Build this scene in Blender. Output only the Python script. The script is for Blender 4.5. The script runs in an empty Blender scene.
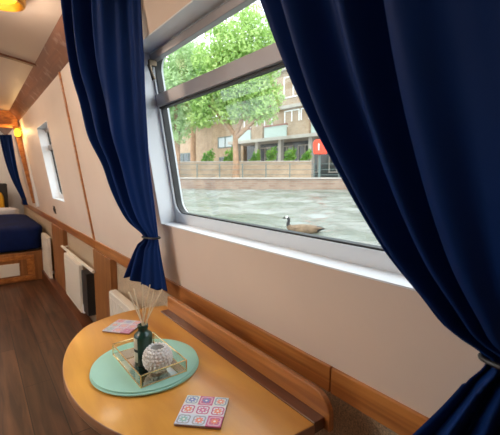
import bpy, bmesh, math, random
from mathutils import Vector, Matrix, noise
random.seed(7)
PI = math.pi
E = 1.25                       # eye height above the cabin floor; z below is measured from the eye
S = bpy.context.scene
C = S.collection

# ------------------------------------------------------------------ materials
def new_mat(name):
    m = bpy.data.materials.new(name); m.use_nodes = True
    nt = m.node_tree; b = nt.nodes['Principled BSDF']
    return m, nt, b
def rgb(c): return (c[0], c[1], c[2], 1)
def plain(name, col, rough=.5, metal=0, bump=0, bscale=40, var=0, vscale=6, spec=.5, sheen=0, detail=4):
    m, nt, b = new_mat(name)
    b.inputs['Base Color'].default_value = rgb(col)
    b.inputs['Roughness'].default_value = rough
    b.inputs['Metallic'].default_value = metal
    b.inputs['Specular IOR Level'].default_value = spec
    if sheen:
        b.inputs['Sheen Weight'].default_value = sheen
        b.inputs['Sheen Roughness'].default_value = .4
        b.inputs['Sheen Tint'].default_value = (.5, .65, 1, 1)
    tc = nt.nodes.new('ShaderNodeTexCoord')
    if var:
        n = nt.nodes.new('ShaderNodeTexNoise'); n.inputs['Scale'].default_value = vscale; n.inputs['Detail'].default_value = detail
        r = nt.nodes.new('ShaderNodeValToRGB')
        r.color_ramp.elements[0].position = .3; r.color_ramp.elements[1].position = .7
        r.color_ramp.elements[0].color = rgb([c*(1-var) for c in col])
        r.color_ramp.elements[1].color = rgb([min(1, c*(1+var)) for c in col])
        nt.links.new(tc.outputs['Object'], n.inputs['Vector']); nt.links.new(n.outputs['Fac'], r.inputs['Fac'])
        nt.links.new(r.outputs['Color'], b.inputs['Base Color'])
    if bump:
        n = nt.nodes.new('ShaderNodeTexNoise'); n.inputs['Scale'].default_value = bscale; n.inputs['Detail'].default_value = 5
        bp = nt.nodes.new('ShaderNodeBump'); bp.inputs['Strength'].default_value = bump; bp.inputs['Distance'].default_value = .01
        nt.links.new(tc.outputs['Object'], n.inputs['Vector']); nt.links.new(n.outputs['Fac'], bp.inputs['Height'])
        nt.links.new(bp.outputs['Normal'], b.inputs['Normal'])
    return m
def wood(name, c1, c2, stretch=(18, 1.5, 18), rough=.35, scale=1.6, bump=.15, scuff=None, coat=.0, planks=None, knots=True):
    m, nt, b = new_mat(name)
    L = nt.links.new
    tc = nt.nodes.new('ShaderNodeTexCoord'); mp = nt.nodes.new('ShaderNodeMapping')
    mp.inputs['Scale'].default_value = stretch
    L(tc.outputs['Object'], mp.inputs['Vector'])
    n = nt.nodes.new('ShaderNodeTexNoise'); n.inputs['Scale'].default_value = scale; n.inputs['Detail'].default_value = 6; n.inputs['Distortion'].default_value = .6
    L(mp.outputs['Vector'], n.inputs['Vector'])
    r = nt.nodes.new('ShaderNodeValToRGB')
    r.color_ramp.elements[0].position = .32; r.color_ramp.elements[0].color = rgb(c1)
    r.color_ramp.elements[1].position = .68; r.color_ramp.elements[1].color = rgb(c2)
    L(n.outputs['Fac'], r.inputs['Fac'])
    out = r.outputs['Color']
    n2 = nt.nodes.new('ShaderNodeTexNoise'); n2.inputs['Scale'].default_value = 3; n2.inputs['Detail'].default_value = 3
    L(tc.outputs['Object'], n2.inputs['Vector'])
    mx = nt.nodes.new('ShaderNodeMix'); mx.data_type = 'RGBA'; mx.blend_type = 'MULTIPLY'
    r2 = nt.nodes.new('ShaderNodeValToRGB'); r2.color_ramp.elements[0].position = .3; r2.color_ramp.elements[1].position = .75
    r2.color_ramp.elements[0].color = (.72, .66, .6, 1); r2.color_ramp.elements[1].color = (1, 1, 1, 1)
    L(n2.outputs['Fac'], r2.inputs['Fac']); mx.inputs[0].default_value = .8
    L(out, mx.inputs[6]); L(r2.outputs['Color'], mx.inputs[7]); out = mx.outputs[2]
    if planks:
        br = nt.nodes.new('ShaderNodeTexBrick'); mp2 = nt.nodes.new('ShaderNodeMapping')
        mp2.inputs['Rotation'].default_value = (0, 0, PI/2)
        L(tc.outputs['Object'], mp2.inputs['Vector']); L(mp2.outputs['Vector'], br.inputs['Vector'])
        br.inputs['Scale'].default_value = 1; br.inputs['Brick Width'].default_value = planks[0]; br.inputs['Row Height'].default_value = planks[1]
        br.inputs['Mortar Size'].default_value = .0025; br.inputs['Color1'].default_value = (1, 1, 1, 1); br.inputs['Color2'].default_value = (.6, .55, .5, 1)
        br.inputs['Mortar'].default_value = (.15, .12, .1, 1)
        m3 = nt.nodes.new('ShaderNodeMix'); m3.data_type = 'RGBA'; m3.blend_type = 'MULTIPLY'; m3.inputs[0].default_value = 1
        L(out, m3.inputs[6]); L(br.outputs['Color'], m3.inputs[7]); out = m3.outputs[2]
    if scuff:
        n3 = nt.nodes.new('ShaderNodeTexNoise'); n3.inputs['Scale'].default_value = 14; n3.inputs['Detail'].default_value = 8
        L(tc.outputs['Object'], n3.inputs['Vector'])
        r3 = nt.nodes.new('ShaderNodeValToRGB'); r3.color_ramp.elements[0].position = .56; r3.color_ramp.elements[1].position = .68
        L(n3.outputs['Fac'], r3.inputs['Fac'])
        m4 = nt.nodes.new('ShaderNodeMix'); m4.data_type = 'RGBA'
        mu = nt.nodes.new('ShaderNodeMath'); mu.operation = 'MULTIPLY'; mu.inputs[1].default_value = .25
        L(r3.outputs['Color'], mu.inputs[0]); L(mu.outputs[0], m4.inputs[0]); L(out, m4.inputs[6]); m4.inputs[7].default_value = rgb(scuff); out = m4.outputs[2]
    L(out, b.inputs['Base Color'])
    b.inputs['Roughness'].default_value = rough
    b.inputs['Coat Weight'].default_value = coat; b.inputs['Coat Roughness'].default_value = .15
    bp = nt.nodes.new('ShaderNodeBump'); bp.inputs['Strength'].default_value = bump; bp.inputs['Distance'].default_value = .003
    L(n.outputs['Fac'], bp.inputs['Height']); L(bp.outputs['Normal'], b.inputs['Normal'])
    return m
def emit(name, col, st):
    m = bpy.data.materials.new(name); m.use_nodes = True; nt = m.node_tree; nt.nodes.clear()
    e = nt.nodes.new('ShaderNodeEmission'); o = nt.nodes.new('ShaderNodeOutputMaterial')
    e.inputs[0].default_value = rgb(col); e.inputs[1].default_value = st; nt.links.new(e.outputs[0], o.inputs[0]); return m
def glass(name, tint=(1, 1, 1), refl=.1, rough=0.0):
    m = bpy.data.materials.new(name); m.use_nodes = True; nt = m.node_tree; nt.nodes.clear()
    o = nt.nodes.new('ShaderNodeOutputMaterial'); mx = nt.nodes.new('ShaderNodeMixShader')
    t = nt.nodes.new('ShaderNodeBsdfTransparent'); g = nt.nodes.new('ShaderNodeBsdfGlossy')
    lw = nt.nodes.new('ShaderNodeFresnel'); lw.inputs[0].default_value = 1.45
    ge = nt.nodes.new('ShaderNodeNewGeometry'); io = nt.nodes.new('ShaderNodeMath'); io.operation = 'MULTIPLY_ADD'
    io.inputs[1].default_value = 1/1.45-1.45; io.inputs[2].default_value = 1.45        # same reflectance from both sides of the thin sheet
    nt.links.new(ge.outputs['Backfacing'], io.inputs[0]); nt.links.new(io.outputs[0], lw.inputs[0])
    mt = nt.nodes.new('ShaderNodeMath'); mt.operation = 'MULTIPLY'; mt.inputs[1].default_value = refl
    t.inputs[0].default_value = rgb(tint); g.inputs[0].default_value = (1, 1, 1, 1); g.inputs['Roughness'].default_value = rough
    nt.links.new(lw.outputs[0], mt.inputs[0]); nt.links.new(mt.outputs[0], mx.inputs[0])
    nt.links.new(t.outputs[0], mx.inputs[1]); nt.links.new(g.outputs[0], mx.inputs[2]); nt.links.new(mx.outputs[0], o.inputs[0]); return m
def brick(name, c1, c2, mort, bw=.24, rh=.08, ms=.012, rough=.9, rot=(PI/2, 0, 0)):
    m, nt, b = new_mat(name); L = nt.links.new
    tc = nt.nodes.new('ShaderNodeTexCoord'); mp = nt.nodes.new('ShaderNodeMapping'); mp.inputs['Rotation'].default_value = rot
    br = nt.nodes.new('ShaderNodeTexBrick')
    L(tc.outputs['Object'], mp.inputs['Vector']); L(mp.outputs['Vector'], br.inputs['Vector'])
    br.inputs['Scale'].default_value = 1; br.inputs['Brick Width'].default_value = bw; br.inputs['Row Height'].default_value = rh
    br.inputs['Mortar Size'].default_value = ms
    br.inputs['Color1'].default_value = rgb(c1); br.inputs['Color2'].default_value = rgb(c2); br.inputs['Mortar'].default_value = rgb(mort)
    n = nt.nodes.new('ShaderNodeTexNoise'); n.inputs['Scale'].default_value = 1.2; n.inputs['Detail'].default_value = 5
    L(tc.outputs['Object'], n.inputs['Vector'])
    r = nt.nodes.new('ShaderNodeValToRGB'); r.color_ramp.elements[0].position = .3; r.color_ramp.elements[1].position = .7
    r.color_ramp.elements[0].color = (.72, .7, .68, 1); L(n.outputs['Fac'], r.inputs['Fac'])
    mx = nt.nodes.new('ShaderNodeMix'); mx.data_type = 'RGBA'; mx.blend_type = 'MULTIPLY'; mx.inputs[0].default_value = 1
    L(br.outputs['Color'], mx.inputs[6]); L(r.outputs['Color'], mx.inputs[7]); L(mx.outputs[2], b.inputs['Base Color'])
    b.inputs['Roughness'].default_value = rough
    return m

M = {}
M['wall'] = plain('cream_lining', (.80, .66, .56), .5, bump=.05, bscale=300, var=.03, vscale=3)
M['lower'] = plain('speckled_carpet_lining', (.75, .56, .38), .95, bump=.9, bscale=500, var=.38, vscale=260)
M['ceil'] = plain('ceiling_panel', (.60, .48, .40), .45)
M['white'] = plain('white_paint', (.86, .88, .9), .4, bump=.03, bscale=80)
M['pvc'] = plain('frame_grey_white', (.68, .71, .74), .35)
M['alu'] = plain('brushed_aluminium', (.33, .31, .32), .38, metal=.55)
M['seal'] = plain('black_rubber', (.03, .03, .03), .6)
M['pine'] = wood('varnished_pine', (.34, .11, .028), (.66, .27, .07), (14, 1.2, 30), .3, coat=.25)
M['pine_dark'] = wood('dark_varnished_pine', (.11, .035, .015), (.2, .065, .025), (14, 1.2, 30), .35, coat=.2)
M['post'] = wood('post_wood', (.27, .1, .025), (.45, .19, .06), (20, 20, 1.5), .45)
M['corn'] = wood('cornice_wood', (.15, .048, .022), (.25, .09, .04), (14, 1.0, 14), .38, scuff=(.75, .62, .55), coat=.0)
M['table'] = wood('honey_varnished_table', (.62, .25, .035), (.92, .47, .075), (7, 1.0, 7), .36, scale=1.3, bump=.04, coat=.25)
M['tedge'] = wood('table_edge', (.36, .17, .09), (.46, .24, .13), (3, 3, 30), .4)
M['floor'] = wood('dark_floorboards', (.06, .027, .014), (.20, .095, .048), (16, 1.0, 1), .38, planks=(1.2, .145), bump=.2)
M['mint'] = None
M['brass'] = plain('brass', (.83, .62, .3), .25, metal=1)
M['goldlamp'] = plain('aged_brass', (.55, .33, .08), .3, metal=1)
M['black'] = plain('black_metal_and_shade', (.02, .02, .022), .4)
M['bronze'] = plain('bronze_plate', (.16, .12, .08), .35, metal=.7)
M['rad'] = plain('cream_radiator_enamel', (.82, .76, .66), .4)
M['bottle'] = plain('matt_dark_green_glass', (.004, .045, .032), .28, spec=.7)
M['label'] = plain('cream_label', (.62, .58, .45), .6)
M['labeldark'] = plain('label_ink', (.02, .02, .02), .6)
M['reed'] = plain('rattan', (.88, .72, .5), .7)
M['pearl'] = plain('pearly_white_glass', (.9, .88, .85), .22, spec=.8)
M['curt'] = None
M['bedblue'] = plain('navy_bedspread', (.004, .014, .085), .8, bump=.2, bscale=60, var=.3, vscale=5, spec=.15)
M['sheet'] = plain('white_sheet', (.75, .76, .8), .8)
M['yellow'] = plain('mustard_cushion', (.75, .42, .03), .9, bump=.3, bscale=200)
M['mirror'] = plain('mirror_base', (.62, .6, .58), .08, metal=1)
M['glass'] = glass('window_pane', (.96, .98, .97), .5)
M['boxglass'] = glass('clear_glass', (.93, .97, .95), 1.3)
M['hull'] = plain('dark_hull_paint', (.02, .04, .05), .5)

def curtain_mat():
    m, nt, b = new_mat('navy_satin_curtain'); L = nt.links.new
    b.inputs['Base Color'].default_value = (.003, .024, .13, 1); b.inputs['Roughness'].default_value = .6; b.inputs['Specular IOR Level'].default_value = .12
    b.inputs['Sheen Weight'].default_value = .03; b.inputs['Sheen Roughness'].default_value = .35; b.inputs['Sheen Tint'].default_value = (.35, .5, 1, 1)
    tc = nt.nodes.new('ShaderNodeTexCoord'); n = nt.nodes.new('ShaderNodeTexNoise'); n.inputs['Scale'].default_value = 900
    L(tc.outputs['Object'], n.inputs['Vector'])
    bp = nt.nodes.new('ShaderNodeBump'); bp.inputs['Strength'].default_value = .15; bp.inputs['Distance'].default_value = .001
    L(n.outputs['Fac'], bp.inputs['Height']); L(bp.outputs['Normal'], b.inputs['Normal'])
    return m
M['curt'] = curtain_mat()
def mint_mat():
    m, nt, b = new_mat('mint_ribbed_mat'); L = nt.links.new
    b.inputs['Base Color'].default_value = (.30, .66, .53, 1); b.inputs['Roughness'].default_value = .6
    tc = nt.nodes.new('ShaderNodeTexCoord'); w = nt.nodes.new('ShaderNodeTexWave'); w.wave_type = 'RINGS'; w.rings_direction = 'Z'
    w.inputs['Scale'].default_value = 110; w.inputs['Distortion'].default_value = 0
    L(tc.outputs['Object'], w.inputs['Vector'])
    mx = nt.nodes.new('ShaderNodeMix'); mx.data_type = 'RGBA'; mx.inputs[6].default_value = (.36, .70, .57, 1); mx.inputs[7].default_value = (.46, .80, .68, 1)
    L(w.outputs['Fac'], mx.inputs[0]); L(mx.outputs[2], b.inputs['Base Color'])
    bp = nt.nodes.new('ShaderNodeBump'); bp.inputs['Strength'].default_value = .4; bp.inputs['Distance'].default_value = .001
    L(w.outputs['Fac'], bp.inputs['Height']); L(bp.outputs['Normal'], b.inputs['Normal']); return m
M['mint'] = mint_mat()
def coaster_mat(seed, soft):
    m, nt, b = new_mat('patchwork_tile_print'); L = nt.links.new; N = nt.nodes.new
    def math_(op, a, c=None, d=None):
        x = N('ShaderNodeMath'); x.operation = op
        for i, v in enumerate((a, c, d)):
            if v is None: continue
            if isinstance(v, (int, float)): x.inputs[i].default_value = v
            else: L(v, x.inputs[i])
        return x.outputs[0]
    tc = N('ShaderNodeTexCoord'); sp = N('ShaderNodeSeparateXYZ'); L(tc.outputs['Object'], sp.inputs[0])
    u = math_('ADD', math_('MULTIPLY', sp.outputs[0], 30.0), 1.5); v = math_('ADD', math_('MULTIPLY', sp.outputs[1], 30.0), 1.5)
    fu = math_('SUBTRACT', math_('FRACT', u), .5); fv = math_('SUBTRACT', math_('FRACT', v), .5)
    cu = math_('FLOOR', u); cv = math_('FLOOR', v)
    cb = N('ShaderNodeCombineXYZ'); L(cu, cb.inputs[0]); L(cv, cb.inputs[1]); cb.inputs[2].default_value = seed
    wn = N('ShaderNodeTexWhiteNoise'); wn.noise_dimensions = '3D'; L(cb.outputs[0], wn.inputs['Vector'])
    cb2 = N('ShaderNodeCombineXYZ'); L(cv, cb2.inputs[0]); L(cu, cb2.inputs[1]); cb2.inputs[2].default_value = seed+5.5
    wn2 = N('ShaderNodeTexWhiteNoise'); L(cb2.outputs[0], wn2.inputs['Vector'])
    r = math_('SQRT', math_('ADD', math_('MULTIPLY', fu, fu), math_('MULTIPLY', fv, fv)))
    ang = math_('ARCTAN2', fv, fu)
    petal = math_('COSINE', math_('MULTIPLY', ang, 8.0))
    edge = math_('ADD', math_('MULTIPLY', petal, .06), .25)
    inner = math_('LESS_THAN', r, edge)
    ring = math_('LESS_THAN', math_('ABSOLUTE', math_('SUBTRACT', r, math_('ADD', .4, math_('MULTIPLY', math_('COSINE', math_('MULTIPLY', ang, 4.0)), -.05)))), .05)
    core = math_('LESS_THAN', r, .08)
    def ramp(fac, cols):
        rp = N('ShaderNodeValToRGB'); rp.color_ramp.interpolation = 'CONSTANT'
        el = rp.color_ramp.elements
        while len(el) < len(cols): el.new(.5)
        for i, c in enumerate(cols):
            el[i].position = i/len(cols); 
        for i, c in enumerate(cols): el[i].color = rgb(c)
        L(fac, rp.inputs[0]); return rp.outputs[0]
    base = ramp(wn.outputs['Value'], [(.75, .72, .78), (.72, .76, .7), (.55, .06, .22), (.62, .68, .8), (.8, .77, .74)])
    motif = ramp(wn2.outputs['Value'], [(.75, .08, .12), (.8, .2, .1), (.14, .2, .5), (.6, .1, .3), (.82, .3, .2), (.25, .5, .45)])
    rcol = ramp(wn.outputs['Value'], [(.5, .06, .2), (.25, .35, .5), (.7, .4, .5), (.3, .32, .35), (.75, .2, .2)])
    def mix(f, a, c):
        x = N('ShaderNodeMix'); x.data_type = 'RGBA'; L(f, x.inputs[0]); 
        L(a, x.inputs[6]) 
        if isinstance(c, tuple): x.inputs[7].default_value = rgb(c)
        else: L(c, x.inputs[7])
        return x.outputs[2]
    o = mix(ring, base, rcol); o = mix(inner, o, motif); o = mix(core, o, (.85, .82, .75))
    sf = N('ShaderNodeMix'); sf.data_type = 'RGBA'; sf.inputs[0].default_value = soft; L(o, sf.inputs[6]); sf.inputs[7].default_value = (.7, .6, .62, 1)
    L(sf.outputs[2], b.inputs['Base Color']); b.inputs['Roughness'].default_value = .4
    return m
M['coast1'] = coaster_mat(1.0, .1); M['coast2'] = coaster_mat(9.0, .25)
M['cork'] = plain('cork_edge', (.35, .2, .13), .8)

# ------------------------------------------------------------------ mesh builder (world coords, z from the eye)
class MB:
    def __init__(s): s.v = []; s.f = []; s.mi = []
    def add(s, vs, fs, mi=0):
        o = len(s.v); s.v += [tuple(p) for p in vs]
        for f in fs: s.f.append([i+o for i in f]); s.mi.append(mi)
        return s
    def box(s, a, b, mi=0):
        (x0, y0, z0), (x1, y1, z1) = a, b
        return s.hexa([(x0,y0,z0),(x1,y0,z0),(x1,y1,z0),(x0,y1,z0),(x0,y0,z1),(x1,y0,z1),(x1,y1,z1),(x0,y1,z1)], mi)
    def hexa(s, v, mi=0): return s.add(v, [(0,3,2,1),(4,5,6,7),(0,1,5,4),(1,2,6,5),(2,3,7,6),(3,0,4,7)], mi)
    def prism(s, poly, d, mi=0):           # poly of 3D points, extruded by vector d
        n = len(poly); d = Vector(d); a = [Vector(p) for p in poly]; b = [p+d for p in a]
        fs = [list(range(n))[::-1], list(range(n, 2*n))] + [(i, (i+1) % n, n+(i+1) % n, n+i) for i in range(n)]
        return s.add(a+b, fs, mi)
    def tube(s, pts, rad, n=12, closed=False, mi=0, flat=1.0):
        pts = [Vector(p) for p in pts]; m = len(pts)
        if not hasattr(rad, '__len__'): rad = [rad]*m
        vs = []; up = None
        for i, p in enumerate(pts):
            t = (pts[(i+1) % m]-pts[i-1]) if closed else (pts[min(i+1, m-1)]-pts[max(i-1, 0)])
            t.normalize()
            if up is None:
                up = Vector((0, 0, 1)) if abs(t.z) < .9 else Vector((1, 0, 0))
            u = t.cross(up); 
            if u.length < 1e-6: u = t.orthogonal()
            u.normalize(); w = u.cross(t).normalized(); up = w
            for k in range(n):
                a = 2*PI*k/n; vs.append(p+(u*math.cos(a)+w*math.sin(a)*flat)*rad[i])
        fs = []
        for i in range(m if closed else m-1):
            j = (i+1) % m
            for k in range(n):
                l = (k+1) % n; fs.append((i*n+k, i*n+l, j*n+l, j*n+k))
        if not closed: fs.append(list(range(n))[::-1]); fs.append([(m-1)*n+k for k in range(n)])
        return s.add(vs, fs, mi)
    def lathe(s, c, prof, n=32, mi=0, axis='z', sy=1.0, close=False):
        vs = []
        for r, h in prof:
            for k in range(n):
                a = 2*PI*k/n
                if axis == 'z': vs.append((c[0]+r*math.cos(a), c[1]+sy*r*math.sin(a), c[2]+h))
                else: vs.append((c[0]+h, c[1]+r*math.cos(a), c[2]+r*math.sin(a)))
        m = len(prof); fs = [(i*n+k, i*n+(k+1) % n, (i+1)*n+(k+1) % n, (i+1)*n+k) for i in range(m-1) for k in range(n)]
        if close: fs += [((m-1)*n+k, (m-1)*n+(k+1) % n, (k+1) % n, k) for k in range(n)]
        else: fs += [list(range(n))[::-1], [(m-1)*n+k for k in range(n)]]
        return s.add(vs, fs, mi)
    def build(s, name, mats, parent=None, smooth=False, loc=None, bevel=0, rot=0, raw=False, angle=40):
        if not isinstance(mats, (list, tuple)): mats = [mats]
        l = Vector((0, 0, 0))
        if parent is not None: l = Vector(parent['_o']) if '_o' in parent else Vector((0, 0, 0))
        elif loc is not None: l = Vector(loc)
        me = bpy.data.meshes.new(name)
        vs = s.v if raw else [(x-l.x, y-l.y, z+E-l.z-(E if (parent is None and loc is not None) else 0)) for x, y, z in s.v]
        me.from_pydata(vs, [], s.f); me.update()
        bm = bmesh.new(); bm.from_mesh(me); bmesh.ops.recalc_face_normals(bm, faces=bm.faces); bm.to_mesh(me); bm.free()
        for m in mats: me.materials.append(m)
        for p, i in zip(me.polygons, s.mi): p.material_index = i
        o = bpy.data.objects.new(name, me); C.objects.link(o)
        if parent is not None: o.parent = parent
        elif loc is not None: o.location = (l.x, l.y, l.z+E)
        if smooth:
            me.polygons.foreach_set('use_smooth', [True]*len(me.polygons))
            if angle < 180:
                me.set_sharp_from_angle(angle=math.radians(angle))
        if bevel:
            b = o.modifiers.new('bevel', 'BEVEL'); b.width = bevel; b.segments = 3; b.limit_method = 'ANGLE'; b.angle_limit = math.radians(35)
        return o
def tag(o, label=None, cat=None, group=None, kind=None):
    if label: o['label'] = label
    if cat: o['category'] = cat
    if group: o['group'] = group
    if kind: o['kind'] = kind
    return o
ORIG = []
def thing(name, loc, label=None, cat=None, group=None, kind=None, rotz=0):   # Empty at the thing's base
    o = bpy.data.objects.new(name, None); C.objects.link(o); o.empty_display_size = .05
    o.location = (loc[0], loc[1], loc[2]+E); o.rotation_euler = (0, 0, rotz)
    o['_o'] = (loc[0], loc[1], loc[2]+E); ORIG.append(o)
    return tag(o, label, cat, group, kind)
def interp(rows, z):                     # rows sorted by decreasing key; smooth per-column interpolation
    if z >= rows[0][0]: return rows[0][1:]
    if z <= rows[-1][0]: return rows[-1][1:]
    for i in range(len(rows)-1):
        a, b = rows[i], rows[i+1]
        if a[0] >= z >= b[0]:
            p = rows[i-1] if i else a; q = rows[i+2] if i+2 < len(rows) else b
            h = a[0]-b[0]; t = (a[0]-z)/h; out = []
            for k in range(1, len(a)):
                m0 = (b[k]-p[k])/(p[0]-b[0])*h if p is not a else (b[k]-a[k])
                m1 = (q[k]-a[k])/(a[0]-q[0])*h if q is not b else (b[k]-a[k])
                out.append((2*t**3-3*t*t+1)*a[k]+(t**3-2*t*t+t)*m0+(-2*t**3+3*t*t)*b[k]+(t**3-t*t)*m1)
            return out

# ------------------------------------------------------------------ cabin shell
TILT = .145
def XW(z): return .65-TILT*(z+.455)        # inner face of the upper lining
ZG, ZT = -.455, .68
Y0, Y1 = -1.6, 7.6
def mir(x, side): return x if side > 0 else -.6-x
def wall_upper(name, side, holes):
    ys = sorted({Y0, Y1, *[h[0] for h in holes], *[h[1] for h in holes]})
    zs = sorted({ZG, ZT, *[h[2] for h in holes], *[h[3] for h in holes]})
    m = MB()
    for i in range(len(ys)-1):
        for j in range(len(zs)-1):
            yc, zc = (ys[i]+ys[i+1])/2, (zs[j]+zs[j+1])/2
            if any(h[0] < yc < h[1] and h[2] < zc < h[3] for h in holes): continue
            v = []
            for z in (zs[j], zs[j+1]):
                for x, y in ((0, ys[i]), (.095, ys[i]), (.095, ys[i+1]), (0, ys[i+1])):
                    v.append((mir(XW(z)+x, side), y, z))
            m.hexa(v)
    o = m.build(name, M['wall']); return tag(o, kind='structure')
WIN = [(.08, 1.42, -.205, .4775), (3.50, 4.08, -.235, .45)]
WINL_UNSEEN = [(.75, 2.1, -.25, .52), (2.4, 3.7, -.25, .52)]  # unseen left windows, placed and sized to fill the cabin with daylight
wall_upper('wall_right', 1, WIN)
wall_upper('wall_left', -1, WINL_UNSEEN)
for side, nm in ((1, 'wall_right'), (-1, 'wall_left')):
    m = MB(); m.box((mir(.672, side), Y0, -1.25), (mir(.75, side), Y1, ZG)) if side > 0 else m.box((mir(.75, side), Y0, -1.25), (mir(.672, side), Y1, ZG))
    tag(m.build(nm, M['lower']), kind='structure')
tag(MB().box((-1.4, Y0, -1.33), (.8, Y1, -1.25)).build('floor', M['floor']), kind='structure')
tag(MB().box((-1.4, Y1, -1.25), (.8, Y1+.08, .95)).build('wall_front', M['white']), kind='structure')
tag(MB().box((-1.4, Y0-.08, -1.25), (.8, Y0, .95)).build('wall_back', M['wall']), kind='structure')
# cambered ceiling
m = MB(); n = 14; vs = []; xs = [-1.02+1.44*i/n for i in range(n+1)]
def ZC(x): return .835-.13*((x+.3)/.72)**2*.55
for x in xs:
    for y in (Y0, Y1): vs.append((x, y, ZC(x)))
for x in xs:
    for y in (Y0, Y1): vs.append((x, y, ZC(x)+.06))
k = 2*(n+1); fs = []
for i in range(n):
    a = 2*i; fs += [(a, a+1, a+3, a+2), (k+a, k+a+2, k+a+3, k+a+1)]
fs += [(0, k, k+1, 1), (2*n, 2*n+1, k+2*n+1, k+2*n)]
for a in (0, 1): fs += [[2*i+a for i in range(n+1)]+[k+2*i+a for i in range(n, -1, -1)]]
m.add(vs, fs); tag(m.build('ceiling', M['ceil']), kind='structure')
# trims
tn = [0]
def trim(mb, mat, bevel=.003, **kw):
    tn[0] += 1; return tag(mb.build('trim_%d' % tn[0], mat, bevel=bevel, **kw), kind='structure')
for side in (1, -1):                                                     # wide sloping cornice boards
    pl = [(mir(.492, side), Y0, .655), (mir(.385, side), Y0, .775), (mir(.40, side), Y0, .80), (mir(.60, side), Y0, .80), (mir(.60, side), Y0, .655)]
    trim(MB().prism(pl, (0, Y1-Y0, 0)), M['corn'])
for ya, yb in ((Y0, .526), (.529, 2.66), (2.663, Y1)):                   # gunwale rail in three lengths
    trim(MB().box((.642, ya, -.52), (.68, yb, -.455)), M['pine'])
trim(MB().box((-1.28, Y0, -.52), (-1.242, Y1, -.455)), M['pine'])
def divider(y, side=1, w=.032):
    v = []
    for z in (ZG, .66):
        for x, yy in ((-.009, y), (.01, y), (.01, y+w), (-.009, y+w)): v.append((mir(XW(z)+x, side), yy, z))
    trim(MB().hexa(v), M['pine'], .002)
divider(2.655); divider(2.655, -1); divider(.1, -1)
for y in (2.98, .4):                                                     # ceiling strips
    m = MB(); vs = []; n = 12
    for i in range(n+1):
        x = -1.0+1.4*i/n
        for yy, dz in ((y, -.012), (y+.045, -.012), (y+.045, .002), (y, .002)): vs.append((x, yy, ZC(x)+dz))
    fs = [(4*i+k, 4*i+(k+1) % 4, 4*i+4+(k+1) % 4, 4*i+4+k) for i in range(n) for k in range(4)]+[(0, 1, 2, 3), (4*n, 4*n+1, 4*n+2, 4*n+3)]
    m.add(vs, fs); trim(m, M['pine_dark'], 0)
for ya, yb in ((3.78, 4.40), (2.26, 2.67)):                              # posts below the gunwale
    trim(MB().box((.632, ya, -1.25), (.672, yb, -.52)), M['post'])
trim(MB().box((.565, 1.3, -1.25), (.655, 4.86, -1.13)), M['pine_dark'])        # boxed-in pipes along the floor
# bulkhead arch between saloon and bedroom
v = [(.385, 5.36, .775), (.455, 5.36, .62), (.60, 5.36, -.35), (.635, 5.36, -.455), (.66, 5.36, -.455), (.492, 5.36, .655)]
trim(MB().prism([(.415, 5.36, .63), (.575, 5.36, -.36), (.640, 5.36, -.36), (.492, 5.36, .655)], (0, .03, 0)), M['pine'])
trim(MB().prism([(.49, 5.28, .60), (.605, 5.28, -.40), (.64, 5.28, -.40), (.51, 5.28, .60)], (0, .06, 0)), M['white'], .002)
trim(MB().box((-.9, 5.30, .60), (.47, 5.40, .77)), M['pine'])
trim(MB().box((-.9, 5.22, .56), (.41, 5.30, .60)), M['pine'])

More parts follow.
